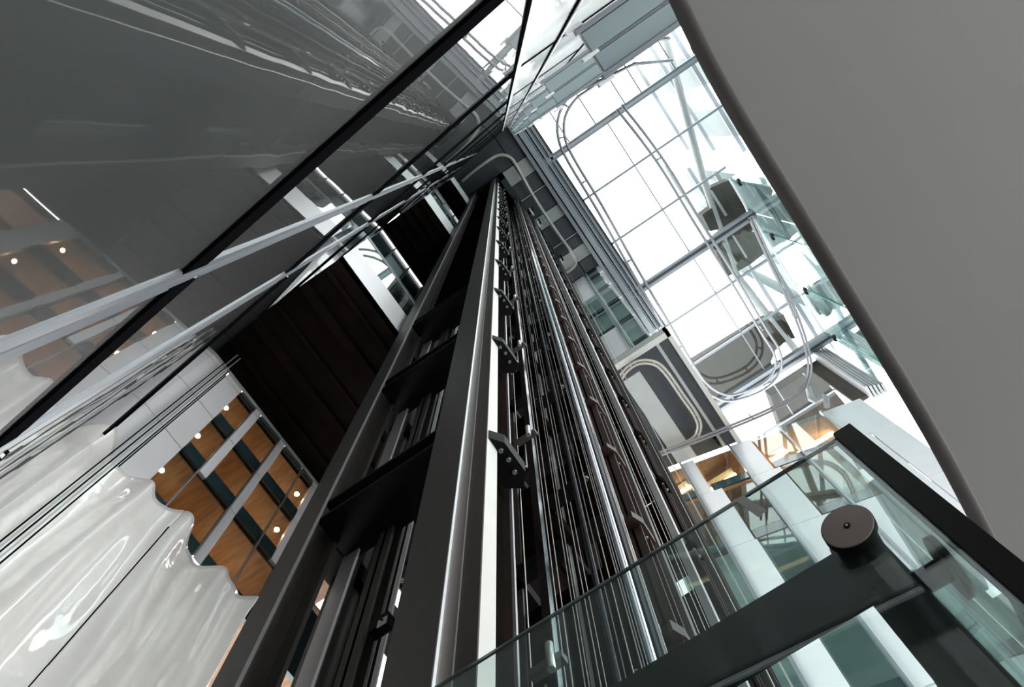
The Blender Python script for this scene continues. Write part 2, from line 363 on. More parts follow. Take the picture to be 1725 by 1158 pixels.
# ------------------------------------------------------------------ facade F3 (upper, beyond the tower) and soffit volume
Y3 = 5.06
wf = struct('wall_far', loc=(0, Y3, 20))
J3 = [18.05, 20.35, 22.7, 25.0, 27.3, 28.6]
def room(t, x0, x1, y0, y1, z0, z1, m=None, ceil=None):
    mb = MB(); mb.box(x0, x1, y1, y1 + .05, z0, z1); mb.box(x0, x1, y0 + .2, y1, z0, z0 + .03)
    mb.build('room_back', m or M['coolroom'], t)
    MB().box(x0, x1, y0 + .05, y1, z1 - .05, z1 - .02).build('room_ceiling', ceil or M['coolroom'], t)
for k in range(5):
    z0, z1 = J3[k], J3[k + 1]
    xr = .0155 * (z0 + z1) / 2 + .05
    white_left = k in (0, 3, 4)
    # left column (beside tower)
    for (xa, xb) in [(-3.0, -1.9), (-1.85, -1.2), (-1.15, -.62)]:
        MB().box(xa, xb, Y3, Y3 + .02, z0 + .25, z1 - .02).build('pane', M['gWin'], wf)
        MB().box(xa, xb, Y3, Y3 + .04, z0 - .02, z0 + .25).build('spandrel', M['teal'], wf)
    if k == 0 or k == 4 or k == 3:
        zz0 = z0 + (1.0 if k == 0 else 0); 
        MB().box(-.57, -.12, Y3, Y3 + .04, z0 + .02, z1 - .02).build('white_panel', M['white'], wf)
    else:
        MB().box(-.57, -.12, Y3, Y3 + .02, z0 + .25, z1 - .02).build('pane', M['gWin'], wf)
        MB().box(-.57, -.12, Y3, Y3 + .04, z0 - .02, z0 + .25).build('spandrel', M['teal'], wf)
    MB().box(-.05, .36, Y3, Y3 + .02, z0 + .3, z1 - .02).build('pane', M['gWin'], wf)
    MB().box(-.05, .36, Y3, Y3 + .04, z0 - .02, z0 + .3).build('spandrel', M['teal'], wf)
    MB().box(.36, .40 + .02 * k, Y3 - .02, Y3 + .1, z0 + .03, z1 - .12).build('white_return', M['white'], wf)
    room(wf, -3.0, .36, Y3 + .04, Y3 + 2.2, z0 + .05, z1)
    MB().box(-3.0, .36, Y3 + .05, Y3 + 2.2, z1 - .35, z1 - .3).build('room_ceiling', M['coolroom'], wf) if k % 2 else None
for x in (-.60, -.085): MB().box(x - .02, x + .02, Y3 - .04, Y3 + .02, 17.9, H).build('mullion', M['alu'], wf)
MB().box(-.03, .0, Y3 - .03, Y3, 17.9, H).build('mullion', M['white'], wf)

so = struct('ceiling_1', loc=(-.5, 6.5, 17.6)) if False else thing('projecting_soffit', 'slate soffit with pale stripes projecting beyond the tower, framed in light grey', 'soffit', (-.5, 6.5, 17.6))
ZS = 17.6
def so_far(x): return 7.8 + .23 * x
MB().prism([(-3.0, 5.1), (.70, 5.1), (.70, so_far(.7)), (-3.0, so_far(-3.0))], ZS + .02, ZS + .5).build('body', M['pale'], so)
MB().box(-3, .74, 5.03, 5.16, ZS - .08, ZS + .3).build('edge_frame', M['frame'], so)
MB().box(.66, .76, 5.03, so_far(.7) + .05, ZS - .08, ZS + .3).build('edge_frame', M['frame'], so)
for xa, xb, ya, k in [(-3, -.64, 5.2, 'slate'), (-.62, -.20, 5.45, 'pale'), (-.62, -.2, 5.17, 'slate'), (-.18, .37, 5.17, 'slate'), (.372, .438, 5.17, 'pale'), (.44, .655, 5.17, 'slate')]:
    yb = 5.43 if (ya == 5.17 and k == 'slate' and xa == -.62) else None
    P = [(xa, ya), (xb, ya), (xb, yb or so_far(xb) - .02), (xa, yb or so_far(xa) - .02)]
    MB().prism(P, ZS - .02, ZS + .02).build('soffit_panel', M[k], so)
tag(MB().box(.30, .36, 7.55, 7.7, ZS - .22, ZS - .02).build('camera_dome', M['black']), 'small black box fixed under the slate soffit at its far corner', 'camera')

# ------------------------------------------------------------------ facade F2 (rotated, lower right)
s2 = .23; nrm = math.hypot(1, s2)
def f2(x, o=0): return (x - o * s2 / nrm * -1 * -1, 7.8 + s2 * x + o / nrm)
w2 = struct('wall_right_far', loc=(1.5, 8.2, 10)); w2.name = 'wall_right'
J2 = [2.3, 4.52, 6.78, 9.04, 11.3, 13.56, 15.82, 17.55]
def f2box(xa, xb, o0, o1, z0, z1): 
    mb = MB(); P = [f2(xa, o0), f2(xb, o0), f2(xb, o1), f2(xa, o1)]; return mb.prism(P, z0, z1)
cols_a = [(-3.2, -2.2, 'g'), (-2.15, -1.45, 'w'), (-1.4, -.60, 'g'), (-.57, -.31, 'w'), (-.27, .45, 'g'), (.50, .92, 'w'), (.96, 1.54, 'g'), (1.58, 2.45, 'g'), (2.48, 3.3, 'w')]
cols_b = [(-3.2, -2.2, 'g'), (-2.15, -1.45, 'w'), (-1.4, -.60, 'g'), (-.55, -.12, 'w'), (-.09, .44, 'g'), (.48, 1.03, 'w'), (1.06, 1.54, 'g'), (1.58, 2.05, 'g'), (2.08, 2.8, 'w'), (2.83, 3.3, 'w')]
cols_c = [(-3.2, -2.2, 'g'), (-2.15, -1.45, 'w'), (-1.4, -.60, 'g'), (-.55, -.09, 'w'), (-.05, .44, 'g'), (.48, 1.35, 'w'), (1.38, 2.05, 'w'), (2.08, 2.8, 'w'), (2.83, 3.3, 'w')]
for k in range(len(J2) - 1):
    z0, z1 = J2[k], J2[k + 1]
    cols = cols_a if k >= 6 else (cols_b if k in (5, 3, 1) else cols_c)
    for xa, xb, kk in cols:
        if kk == 'w': f2box(xa, xb, 0, .04, z0 + .015, z1 - .015).build('white_panel', M['white'], w2)
        else:
            f2box(xa, xb, 0, .015, z0 + .32, z1 - .02).build('pane', M['gWin'], w2)
            f2box(xa, xb, 0, .04, z0 + .02, z0 + .30).build('spandrel', M['teal'], w2)
    f2box(-3.2, 3.3, 2.0, 2.05, z0, z1).build('room_back', M['coolroom'] if k < 5 else M['room'], w2)
    f2box(-3.2, 3.3, .08, 2.0, z1 - .06, z1 - .02).build('room_ceiling', M['coolroom'] if k < 5 else M['wood'], w2)
for x in (-.585, .475, 1.56, 2.465): f2box(x - .02, x + .02, -.05, .02, 2.3, 17.55).build('mullion', M['alu'], w2)
# ribbed cladding, far right top corner
rc = thing('ribbed_cladding', 'grey vertical ribbed metal cladding between skylight and white wall', 'cladding', (5.2, 11.5, 21))
MB().box(4.4, 5.35, 11.9, 12.0, 24.3, H - .07).build('back_sheet', M['concrete'], rc)
for i in range(5):
    MB().box(4.8 + i * .105, 4.87 + i * .105, 11.5 + i * .05, 12.0, 24.0, H - .07).build('rib', M['louvre'], rc)
# lights in the rooms
def tube_light(pa, pb, label, o=.12):
    a = Vector(pa); b = Vector(pb); t = thing('strip_light', label, 'light', a, 'warm strip lights behind the far windows')
    MB().tube([a, b], .045, 8).build('lamp_tube', M['tube'], t)
    MB().box(min(a.x, b.x), max(a.x, b.x), min(a.y, b.y) - .03, max(a.y, b.y) + .03, max(a.z, b.z) + .05, max(a.z, b.z) + .09).build('fitting', M['room'], t)
    return t
def F2p(p, extra=.5):
    v = ray(*p); tt = (7.8 + extra) / (v[1] - s2 * v[0]); return v * tt
tube_light(F2p((1128, 842)), F2p((1162, 820)), 'glowing orange strip light behind the window nearest the tower')
tube_light(F2p((1198, 826)), F2p((1239, 800)), 'glowing orange strip light behind the window between two white panels')
tube_light(F2p((1300, 776)), F2p((1325, 760)), 'white-hot strip light lying left in the far corner window')
tube_light(F2p((1345, 765)), F2p((1403, 730)), 'long white-hot strip light right in the far corner window')
for i, (x, z) in enumerate([(-1.0, 16.6), (.1, 16.6), (1.6, 16.6), (2.0, 16.6)]):
    L = bpy.data.lights.new('room_lamp', 'POINT'); L.energy = 12; L.color = (1, .62, .3); L.shadow_soft_size = .2
    lo = bpy.data.objects.new('room_lamp', L); COL.objects.link(lo); p = f2(x, 1.0); lo.location = (p[0], p[1], z + Z0)

# ------------------------------------------------------------------ curtain wall on the right
cw = thing('curtain_wall', 'tall wavy green glass curtain wall to the right of the skylight', 'glass wall', (5.5, 8, FL))
def clip(t, x, y, z, s=.16):
    mb = MB()
    for dy, dz in ((-1, -.4), (1, .4)): mb.box(x - .10, x - .03, y + dy * s * .5 - .05, y + dy * s * .5 + .05, z + dz * s - .09, z + dz * s + .09)
    mb.box(x - .12, x - .05, y - s * .6, y + s * .6, z - .04, z + .04)
    mb.build('glass_clip', M['black'], t, .01)
XW = 5.5
ys = [5.1, 7.12, 9.2, 11.05, 13.2]
for i in range(4):
    for z0, z1 in [(14.0, 21.0), (21.02, H)]:
        MB().box(XW, XW + .03, ys[i] + .012, ys[i + 1] - .012, z0, z1).build('glass_pane', M['gWall'], cw)
for y in ys[:-1]:
    MB().box(XW - .02, XW + .05, y - .022, y + .022, 14, H - .2).build('glass_fin', M['gEdge'], cw)
    clip(cw, XW, y, 27.2); clip(cw, XW, y, 22.0)
MB().box(XW - .03, XW + .05, 5.1, 13.2, H - .06, H).build('head_channel', M['white'], cw)
XW2 = 6.75
for a, b in [(-.4, .98), (1.0, 3.05), (3.07, 5.08)]:
    for z0, z1 in [(14, 21), (21.02, H)]:
        MB().box(XW2, XW2 + .03, a, b, z0, z1).build('glass_pane', M['gWall'], cw)
for y in (.99, 3.06):
    MB().box(XW2 - .02, XW2 + .05, y - .02, y + .02, 14, H - .2).build('glass_fin', M['gEdge'], cw); clip(cw, XW2 - .3, y, 27.5)
MB().box(XW, XW2, 5.08, 5.11, 14, H).build('glass_pane', M['gWall'], cw)
for z in (18.5, 20.8, 24.2, 26.9, 31.5, 36.0, 41.0):
    MB().box(XW + .2, XW + .35, 5.1, 13.2, z, z + .12).build('transom', M['alublue'], cw)
    MB().box(XW2 + .2, XW2 + .35, -.4, 5.1, z, z + .12).build('transom', M['alublue'], cw)
# added teal columns standing in for green reflection bands in the curtain wall
for i, (y, dx) in enumerate([(2.0, .8), (4.3, .9), (6.6, .7), (8.6, .8), (10.6, .9), (12.4, .8)]):
    c = MB().box((XW2 if y < 5 else XW) + dx, (XW2 if y < 5 else XW) + dx + .5, y - .7, y + .55, 10, 44).build('reflection_column', M['outer'])
    tag(c, f'{ORD[i]} added teal reflection-band column behind the curtain wall, counted from the balcony end', 'column', 'added reflection bands outside the curtain wall')

# ------------------------------------------------------------------ facade on the left with warm windows
XF = -3.05
wL = struct('wall_west', loc=(XF, 1, 5)); wL.name = 'wall_west'
def lp(ya, yb, za, zb, m, name, d=.03): return MB().box(XF - d, XF, ya, yb, za, zb).build(name, m, wL)
zj = [3.8, 4.5, 5.2, 5.9, 6.6, 7.3, 7.42]
for k in range(2, 6):
    a, b = zj[k], zj[k + 1]
    if k == 2: a = 5.12
    lp(-.2, .275, a + .005, b - .005, M['white'], 'white_panel'); lp(.285, .47, a + .006, b - .006, M['white'], 'white_panel')
    for (ya, yb) in [(.478, .655), (.745 if a >= 5.9 else .67, 1.0), (1.085, 1.33), (1.35, 1.495 if a >= 5.9 else 1.56)]:
        MB().box(XF - .012, XF - .004, ya, yb, a + .17, b - .005).build('pane', M['gWin'], wL)
        lp(ya, yb, a + .01, a + .17, M['teal'], 'spandrel')
    if a >= 5.9: lp(.668, .74, a + .005, b - .005, M['white'], 'white_panel'); lp(1.5, 1.7, a + .005, b - .005, M['white'], 'white_panel')
    else: lp(1.56, 2.2, a + .005, b - .005, M['teal'], 'spandrel')
    lp(1.012, 1.08, a + .005, b - .005, M['white'], 'white_panel')
    MB().box(XF - 1.2, XF - .05, .3, 2.2, a + .16, a + .18).build('room_floor', M['wood'], wL)
    MB().box(XF - 1.2, XF - .03, .3, 2.2, b - .03, b - .01).build('room_ceiling', M['wood'], wL)
    MB().box(XF - 1.25, XF - 1.2, .3, 2.2, a, b).build('room_back', M['room'], wL)
for y in (.661, 1.006, 1.34): MB().box(XF - .02, XF + .015, y - .006, y + .006, 5.12, 7.42).build('mullion', M['alu'], wL)
MB().box(XF - 1.3, XF - .04, -.3, .3, 5.12, 7.42).build('backing', M['joint'], wL)
spots = [((272, 793), 'lowest'), ((333, 735), 'middle'), ((381, 688), 'highest')]
for p, n_ in spots:
    q = onX(p, XF - .1); t = thing('downlight', f'{n_} of three warm downlights beside the white panel column', 'light', q, 'warm downlights')
    MB().tube([q, q + Vector((0, 0, .02))], .018, 12).build('lamp_disc', M['spot'], t); MB().tube([q + Vector((0, 0, .004)), q + Vector((0, 0, .03))], .024, 12).build('rim', M['rail'], t)
for p, n_ in [((500, 833), 'upper'), ((466, 893), 'lower')]:
    q = onX(p, XF - .1); t = thing('downlight', f'{n_} warm downlight in the window column next to the tower', 'light', q, 'warm downlights')
    MB().tube([q, q + Vector((0, 0, .02))], .02, 12).build('lamp_disc', M['spot'], t); MB().tube([q + Vector((0, 0, .004)), q + Vector((0, 0, .03))], .026, 12).build('rim', M['rail'], t)
a = onX((409, 1026), XF - .08); b = onX((429, 1012), XF - .08)
t = thing('strip_light', 'short glowing strip light at the foot of the warm facade above the acrylic', 'light', a)
MB().tube([a, b], .014, 8).build('lamp_tube', M['tube'], t); MB().tube([a + Vector((0, 0, .02)), b + Vector((0, 0, .02))], .012, 8).build('fitting', M['rail'], t)
for y in (.6, 1.15, 1.45):
    for k in range(2, 5):
        L = bpy.data.lights.new('facade_room_lamp', 'POINT'); L.energy = 2.0; L.color = (1, .6, .3); L.shadow_soft_size = .05
        lo = bpy.data.objects.new('facade_room_lamp', L); COL.objects.link(lo); lo.location = (XF - .35, y, zj[k] + .35 + Z0)

# ------------------------------------------------------------------ white acrylic wavy sculpture wall
from mathutils import noise as NZ
def wav(y, z):
    t = (z - FL) / (5.1 - FL)
    u = y * 2 * math.pi / .36 + .9 * math.sin(z * .55 + y * 2.2) + .8 * NZ.noise((y * 2.0, z * .6, 3.1))
    r = .060 * math.sin(u) + .045 * math.sin(u * .47 + z * .5) + .016 * math.sin(u * 2.1 + z * .9)
    r *= (.35 + .85 * t)
    r += .05 * NZ.noise((y * 5.0, z * .8, .5)) + .012 * NZ.noise((y * 12.0, z * 1.8 + y * 3, 7.7)) * (.4 + t)
    lip = max(0, (z - 4.9) / .2)
    return -2.98 + .6 * (r + 0.02) * 1.1 + .035 * lip * lip
ny, nz = 130, 150
y0, y1 = .06, 1.46
def topz(y): return 5.08 + .035 * math.sin(y * 2 * math.pi / .36 + 1.0) + .02 * math.sin(y * 11)
for nmz, (ya, yb), lab in [('acrylic_drape', (y0, .735), 'left half of the rippled glossy white acrylic drape, beside the reflecting wall'), ('acrylic_drape', (.742, y1), 'right half of the rippled glossy white acrylic drape, beside the dark tower')]:
    mb = MB(); vs = []
    n = 90
    for j in range(nz + 1):
        for i in range(n + 1):
            y = ya + (yb - ya) * i / n; zt = topz(y); z = FL + .02 + (zt - FL - .02) * j / nz
            vs.append((wav(y, z), y, z))
    fs = [(j * (n + 1) + i, j * (n + 1) + i + 1, (j + 1) * (n + 1) + i + 1, (j + 1) * (n + 1) + i) for j in range(nz) for i in range(n)]
    mb.add(vs, fs, True)
    o = mb.build(nmz, M['frost']); tag(o, lab, 'sculpture', 'white acrylic drapes')
    so_ = o.modifiers.new('solid', 'SOLIDIFY'); so_.thickness = .018; so_.offset = -1

tag(MB().tube([(wav(.7385, FL + .05 + i * .1) - .004, .7385, FL + .05 + i * .1) for i in range(65)], .0045, 6).build('seam_gasket', M['joint']), 'thin dark seam running down between the two halves of the white drape', 'seam')
# unseen area light added behind the translucent drape to brighten it
L = bpy.data.lights.new('drape_fill_light', 'AREA'); L.shape = 'RECTANGLE'; L.size = 5.6; L.size_y = 3.6; L.energy = 14; L.color = (1, .99, .97)
lo = bpy.data.objects.new('drape_fill_light', L); COL.objects.link(lo); lo.location = (-4.0, .8, 2.0 + Z0); lo.rotation_euler = (0, math.radians(-90), 0)
# ------------------------------------------------------------------ landings left of the tower
def landing(z, xl, xr, z2, ord_, hw):
    t = thing('landing_slab', f'{ord_} dark landing slab left of the lift tower with a bright edge', 'landing', ((xl + xr) / 2, 2, z), 'landings beside the tower')
    MB().box(xl, xr, .02, 4.2, z, z + .12).build('underside', M['shaft'], t)
    for i in range(5):
        x = xl + (xr - xl) * (.12 + .19 * i); MB().box(x, x + .03 + .05 * (i % 2), .02, 4.2, z - .035 - .02 * (i % 2), z).build('rib', M['shaft'], t)
    MB().box(xr - .02, xr, .02, 4.2, z, z + hw).build('fascia', M['white'], t)
    MB().box(xl, xr - .02, .02, 4.2, z + .12, z + .2).build('deck', M['pale'], t)
    MB().box(xr - .025, xr - .01, .02, 4.2, z + hw + .02, z + hw + .75).build('glass_guard', M['gB'], t)
    MB().tube([(xr - .02, .02, z + hw + .8), (xr - .02, 4.2, z + hw + .8)], .008, 8).build('handrail', M['chrome'], t)
    MB().box(xl - .006, xl + .006, .02, 4.2, z - .04, z).build('edge_strip', M['frame'], t)
    return t
landing(7.42, -3.04, -1.65, 0, 'lowest', .85)
landing(15.8, -2.58, -1.65, 0, 'middle', 1.5)
landing(24.3, -2.1, -1.65, 0, 'highest', 1.9)
for (z0, z1, xw, nme) in [(7.6, 15.8, -2.62, 'a'), (15.95, 24.3, -2.14, 'b'), (24.45, H, -1.9, 'c')]:
    wlt = struct('wall_side'); wlt.location = (xw, 2, z0 + Z0)
    MB().box(xw - .05, xw, -.3, 4.3, z0, z1).build('dark_wall', M['teal'], wlt)
    zz = z0 + (z1 - z0) * .58
    for i in range(6):
        y = .05 + i * .42; MB().box(xw, xw + .012, y, y + .38, zz, z1 - .7).build('pane', M['coolroom'] if i % 2 else M['teal'], wlt)
        MB().box(xw, xw + .03, y - .02, y + .01, zz - .1, z1).build('mullion', M['alu'], wlt)
    MB().box(xw, xw + .04, 0, 4.2, zz - .12, zz).build('sill', M['white'], wlt)
    MB().box(xw, xw + .04, 0, 4.2, zz + (z1 - zz) * .45, zz + (z1 - zz) * .55).build('sill', M['white'], wlt)

# ------------------------------------------------------------------ LIFT TOWER
tw = thing('lift_tower_frame', 'tall dark steel lift tower frame rising to the skylight', 'tower', (-1, 2, FL))
def hcol(x0, x1, y0, y1, name='column', m='steel', tf=.018, tw_=.012, z0=FL, z1=H - .05, parent=None):
    xm = (x0 + x1) / 2
    mb = MB(); mb.box(x0, x1, y0, y0 + tf, z0, z1); mb.box(x0, x1, y1 - tf, y1, z0, z1); mb.box(xm - tw_ / 2, xm + tw_ / 2, y0 + tf, y1 - tf, z0, z1)
    return mb.build(name, M[m], parent or tw)
hcol(-1.57, -1.44, .80, .94)
hcol(-.862, -.715, .80, .965)
MB().box(-.7155, -.712, .798, .808, FL, H - .1).build('lit_flange_edge', M['rail'], tw)  # pale strip paints the light caught by the front flange edge
MB().box(-1.4405, -1.436, .798, .810, FL, H - .1).build('lit_flange_edge', M['rail'], tw)  # same painted light on the left column's flange edge
MB().box(-.785, -.78, .94, .946, FL, H - .1).build('web_bead', M['rail'], tw)
MB().box(-.728, -.713, .95, 1.022, FL, H - .1).build('lit_flange_plate', M['frame'], tw)  # pale colour stands for side light falling on this plate
MB().box(-.90, -.815, 1.0, 1.27, FL, H - .1).build('shaft_shade_panel', M['shaft'], tw)  # dark sheet standing in for deep shade beside the front column
hcol(-1.57, -1.44, 1.06, 1.20)
hcol(-1.42, -1.30, 1.13, 1.18, 'column', 'steel')
MB().box(-1.66, -1.645, 1.6, 4.1, FL, H - .1).build('shaft_shade_panel', M['shaft'], tw)  # dark side panel added to keep light out of the tower
hcol(-1.62, -1.48, 2.3, 2.44); hcol(-1.62, -1.48, 3.95, 4.09); hcol(-.60, -.46, 4.0, 4.14)
MB().box(-1.45, -.86, .94, .95, 7.5, H - .1).build('shaft_shade_panel', M['shaft'], tw)
MB().box(-1.66, -.62, 4.10, 4.13, 9.0, H - .1).build('shaft_shade_panel', M['shaft'], tw)  # dark rear panel added to darken the shaft
MB().box(-1.62, -1.6, 1.25, 4.1, 9.5, H - .1).build('shaft_shade_panel', M['shaft'], tw)  # second dark side panel, added for the same shade
zb = [1.36 + 1.93 * i for i in range(14)]
for z in zb:                                   # crossbeams between the two front columns
    if z > 7.4: continue
    MB().box(-1.45, -.86, .81, 1.03, z, z + .02).build('crossbeam', M['black'], tw)
    MB().box(-1.45, -.86, .85, .865, z + .02, z + .17).build('crossbeam', M['black'], tw)
    MB().box(-1.45, -.86, .81, .90, z + .17, z + .19).build('crossbeam', M['black'], tw)
for i, z in enumerate(zb):                     # beams further back
    MB().box(-1.6, -.66, 2.34, 2.42, z, z + .16).build('crossbeam', M['black'], tw)
    MB().box(-1.6, -.62, 3.98, 4.06, z, z + .16).build('crossbeam', M['black'], tw)
    MB().box(-1.6, -.66, 2.44, 2.46, z + .1, z + 1.62).build('shaft_shade_panel', M['shaft'], tw)  # dark divider added for shaft shade, with gaps left bright
    MB().box(-1.6, -.62, 4.07, 4.09, z + .1, z + 1.7).build('shaft_shade_panel', M['shaft'], tw)  # dark rear sheet added for shaft shade
    MB().box(-1.58, -1.46, .94, 4.1, z, z + .12).build('side_beam', M['black'], tw)
    MB().tube([(-1.5, 1.2, z + .16), (-1.5, 2.3, z + 1.9)], .012, 6).build('diagonal_tie', M['steel'], tw)
MB().box(-.62, -.44, .78, 4.15, H - .75, H - .05).build('head_beam', M['navy'], tw)
MB().box(-1.62, -.44, .78, .96, H - .75, H - .05).build('head_beam', M['black'], tw)
MB().box(-1.62, -.44, 1.0, 4.15, H - .2, H - .05).build('head_plate', M['shaft'], tw)

# right-hand row of columns, rails and pipes (plane X about -.45)
def vert(name, label, cat, y, ratio, wdt, m, kind='box', d=.03, group=None, z1=H - .4):
    x = ratio * y
    if kind == 'rod':
        o = MB().tube([(x, y, FL), (x, y, z1)], wdt / 2, 14).build(name, M[m])
    elif kind == 'h':
        mb = MB(); mb.box(x - wdt / 2, x + wdt / 2, y, y + .012, FL, z1).box(x - wdt / 2, x + wdt / 2, y + d, y + d + .012, FL, z1).box(x - .006, x + .006, y, y + d, FL, z1); o = mb.build(name, M[m])
    elif kind == 't':
        mb = MB(); mb.box(x - wdt / 2, x + wdt / 2, y, y + .01, FL, z1).box(x - .008, x + .008, y - d, y, FL, z1); o = mb.build(name, M[m])
    else: o = MB().box(x - wdt / 2, x + wdt / 2, y, y + d, FL, z1).build(name, M[m])
    return tag(o, label, cat, group)
vert('guide_rail', 'silver-blue lift guide rail just right of the bracket row on the front column', 'rail', 1.35, -.546, .034, 'chrome', 'box', .03)
vert('guide_rail', 'dark slim guide rail edge beside the front column brackets', 'rail', 1.2, -.640, .012, 'rail', 'box', .01)
vert('lift_ram', 'dark polished vertical rod in the middle of the cables', 'rod', 1.75, -.398, .028, 'gun', 'rod')
vert('lift_ram', 'bright polished vertical pipe, widest in the lift shaft', 'rod', 1.62, -.318, .034, 'chrome', 'rod')
vert('guide_rail', 'dark blue-grey channel right of the bright polished pipe', 'rail', 1.66, -.298, .03, 'gun', 'box', .03)
bc = vert('bracket_column', 'oxide-brown steel column right of the bright polished pipe', 'column', 1.85, -.268, .09, 'brown', 'h', .09)
vert('guide_rail', 'black steel beam standing between the two brown columns', 'rail', 2.1, -.228, .045, 'steel', 'box', .05)
vert('guide_rail', 'flat light grey guide rail left of the outer brown column', 'rail', 2.6, -.172, .045, 'rail', 'box', .06)
bc2 = vert('bracket_column', 'outer oxide-brown steel column at the right edge of the lift shaft', 'column', 2.9, -.151, .05, 'brown', 'h', .09)
vert('guide_rail', 'thin pale rail at the back of the shaft left of the dark rod', 'rail', 2.3, -.455, .02, 'raildark', 't', .03)
vert('guide_rail', 'thin T-shaped rail behind the front crossbeams', 'rail', 1.3, -1.112, .03, 'raildark', 't', .03)
vert('guide_rail', 'white-lit guide plate left behind the front crossbeams', 'rail', 1.0, -1.42, .08, 'rail', 'box', .012)
vert('guide_rail', 'grey column face in the gap of the front crossbeams', 'rail', 1.0, -1.24, .07, 'steel', 'h', .05)
cab = [(-.60, 1.25), (-.515, 1.6), (-.50, 1.62), (-.472, 1.9), (-.463, 1.91), (-.437, 1.8), (-.425, 2.2), (-.38, 1.9), (-.362, 1.7), (-.342, 1.66), (-.336, 1.68), (-.283, 1.7), (-.248, 2.0), (-.24, 2.02), (-.215, 2.3), (-.208, 2.32), (-.194, 2.5), (-.185, 2.8), (-.123, 3.7), (-.096, 4.5)]
for i, (r_, y) in enumerate(cab):
    x = r_ * y
    o = MB().tube([(x, y, FL), (x, y, H - .5)], .0028 if y < 3 else .006, 6).build('lift_cable', M['cable'])
    tag(o, f'thin bright hoist cable, {ORD[i]} from the left in the lift shaft', 'cable', 'hoist cables in the shaft')

# gusset brackets
def bracket(P, z, th, label, bolts, m='black', group='gusset brackets on the front column', lip=True):
    t = thing('gusset_bracket', label, 'bracket', (P[0][0], P[0][1], z), group)
    pl = MB().prism(P, z, z + th).build('plate', M[m], t)
    for i, (bx, by) in enumerate(bolts):
        MB().tube([(bx, by, z - .012), (bx, by, z)], .011, 6).build('bolt', M['bolt'], pl)
    return t
zg = [1.55 + 1.9 * i for i in range(14)]
for i, z in enumerate(zg):
    P = [(-.711, .955), (-.668, 1.01), (-.668, 1.165), (-.715, 1.225), (-.78, 1.18), (-.80, 1.10), (-.80, 1.03), (-.711, 1.03)]
    t = bracket(P, z, .10, f'black hexagonal bolted bracket on the front column, {ORD[i]} from the bottom', [(-.70, 1.03), (-.695, 1.08), (-.705, 1.14)])
    MB().tube([(-.72, 1.0, z + .1), (-.68, 1.17, z + .1), (-.69, 1.22, z + .2), (-.69, 1.22, z + .5)], .004, 6).build('hanger_rod', M['cable'], t)
    MB().box(-.73, -.62, 1.2, 1.23, z + .55, z + .58).build('clamp_arm', M['steel'], t)
    MB().tube([(-.65, 1.19, z + .5), (-.65, 1.19, z + .62)], .012, 8).build('clamp_roller', M['bolt'], t)
for i in range(20):
    z = 1.9 + 1.0 * i if i < 14 else 16 + (i - 14) * 1.7
    x = -.45; 
    t = bracket([(-.56, 1.84), (-.46, 1.80), (-.435, 1.86), (-.44, 1.98), (-.50, 2.02), (-.57, 2.0)], z, .07, f'brown bolted bracket on the inner brown column, {ORD[i]} from the bottom', [(-.475, 1.87), (-.465, 1.93)], 'brown', 'brackets on the inner brown column')
    MB().box(-.56, -.50, 1.76, 1.79, z, z + .05).build('clip', M['bolt'], t)
for i in range(18):
    z = 4.2 + 1.15 * i
    t = bracket([(-.48, 2.86), (-.42, 2.84), (-.395, 2.9), (-.40, 3.0), (-.45, 3.03)], z, .09, f'small brown bracket on the outer brown column, {ORD[i]} from the bottom', [(-.42, 2.9), (-.415, 2.96)], 'shaft', 'brackets on the outer brown column')
    MB().box(-.47, -.44, 2.7, 2.86, z + .02, z + .05).build('clip', M['bolt'], t)
# inner stepped brackets with light seen between them
for i in range(9):
    z = 3.0 + 2.1 * i
    t = thing('rail_bracket', f'black angle bracket deep in the shaft behind the cables, {ORD[i]} from the bottom', 'bracket', (-.85, 2.2, z), 'inner rail brackets')
    MB().box(-1.05, -.62, 1.95, 2.05, z, z + .03).build('arm', M['black'], t); MB().box(-1.05, -.99, 1.95, 2.3, z, z + .12).build('plate', M['shaft'], t)
    MB().tube([(-.7, 1.97, z - .03), (-.7, 1.97, z + .05)], .015, 8).build('bolt', M['bolt'], t)
# pulleys at the lift heads
for i, (p, z, r_) in enumerate([((895, 357), 27.2, .14), ((907, 378), 27.1, .12), ((872, 375), 26.6, .14), ((945, 440), 27.3, .10)]):
    c = onZ(p, z); t = thing('pulley_wheel', ['large bright deflector pulley under the head beam', 'second deflector pulley just right of the largest', 'dark pulley deep in the shaft left of the bright pulleys', 'small pulley at the right end of the head beam'][i], 'pulley', c, 'pulleys at the shaft head')
    MB().tube([c + Vector((-.03, 0, 0)), c + Vector((.03, 0, 0))], r_, 20).build('wheel', M['rail'] if i != 2 else M['gun'], t)
    MB().tube([c + Vector((-.09, 0, 0)), c + Vector((.09, 0, 0))], r_ * .35, 12).build('axle', M['black'], t)
    MB().box(c.x - .1, c.x - .05, c.y - .03, c.y + .03, c.z, H - .21).build('hanger', M['black'], t); MB().box(c.x + .05, c.x + .1, c.y - .03, c.y + .03, c.z, H - .21).build('hanger', M['black'], t)
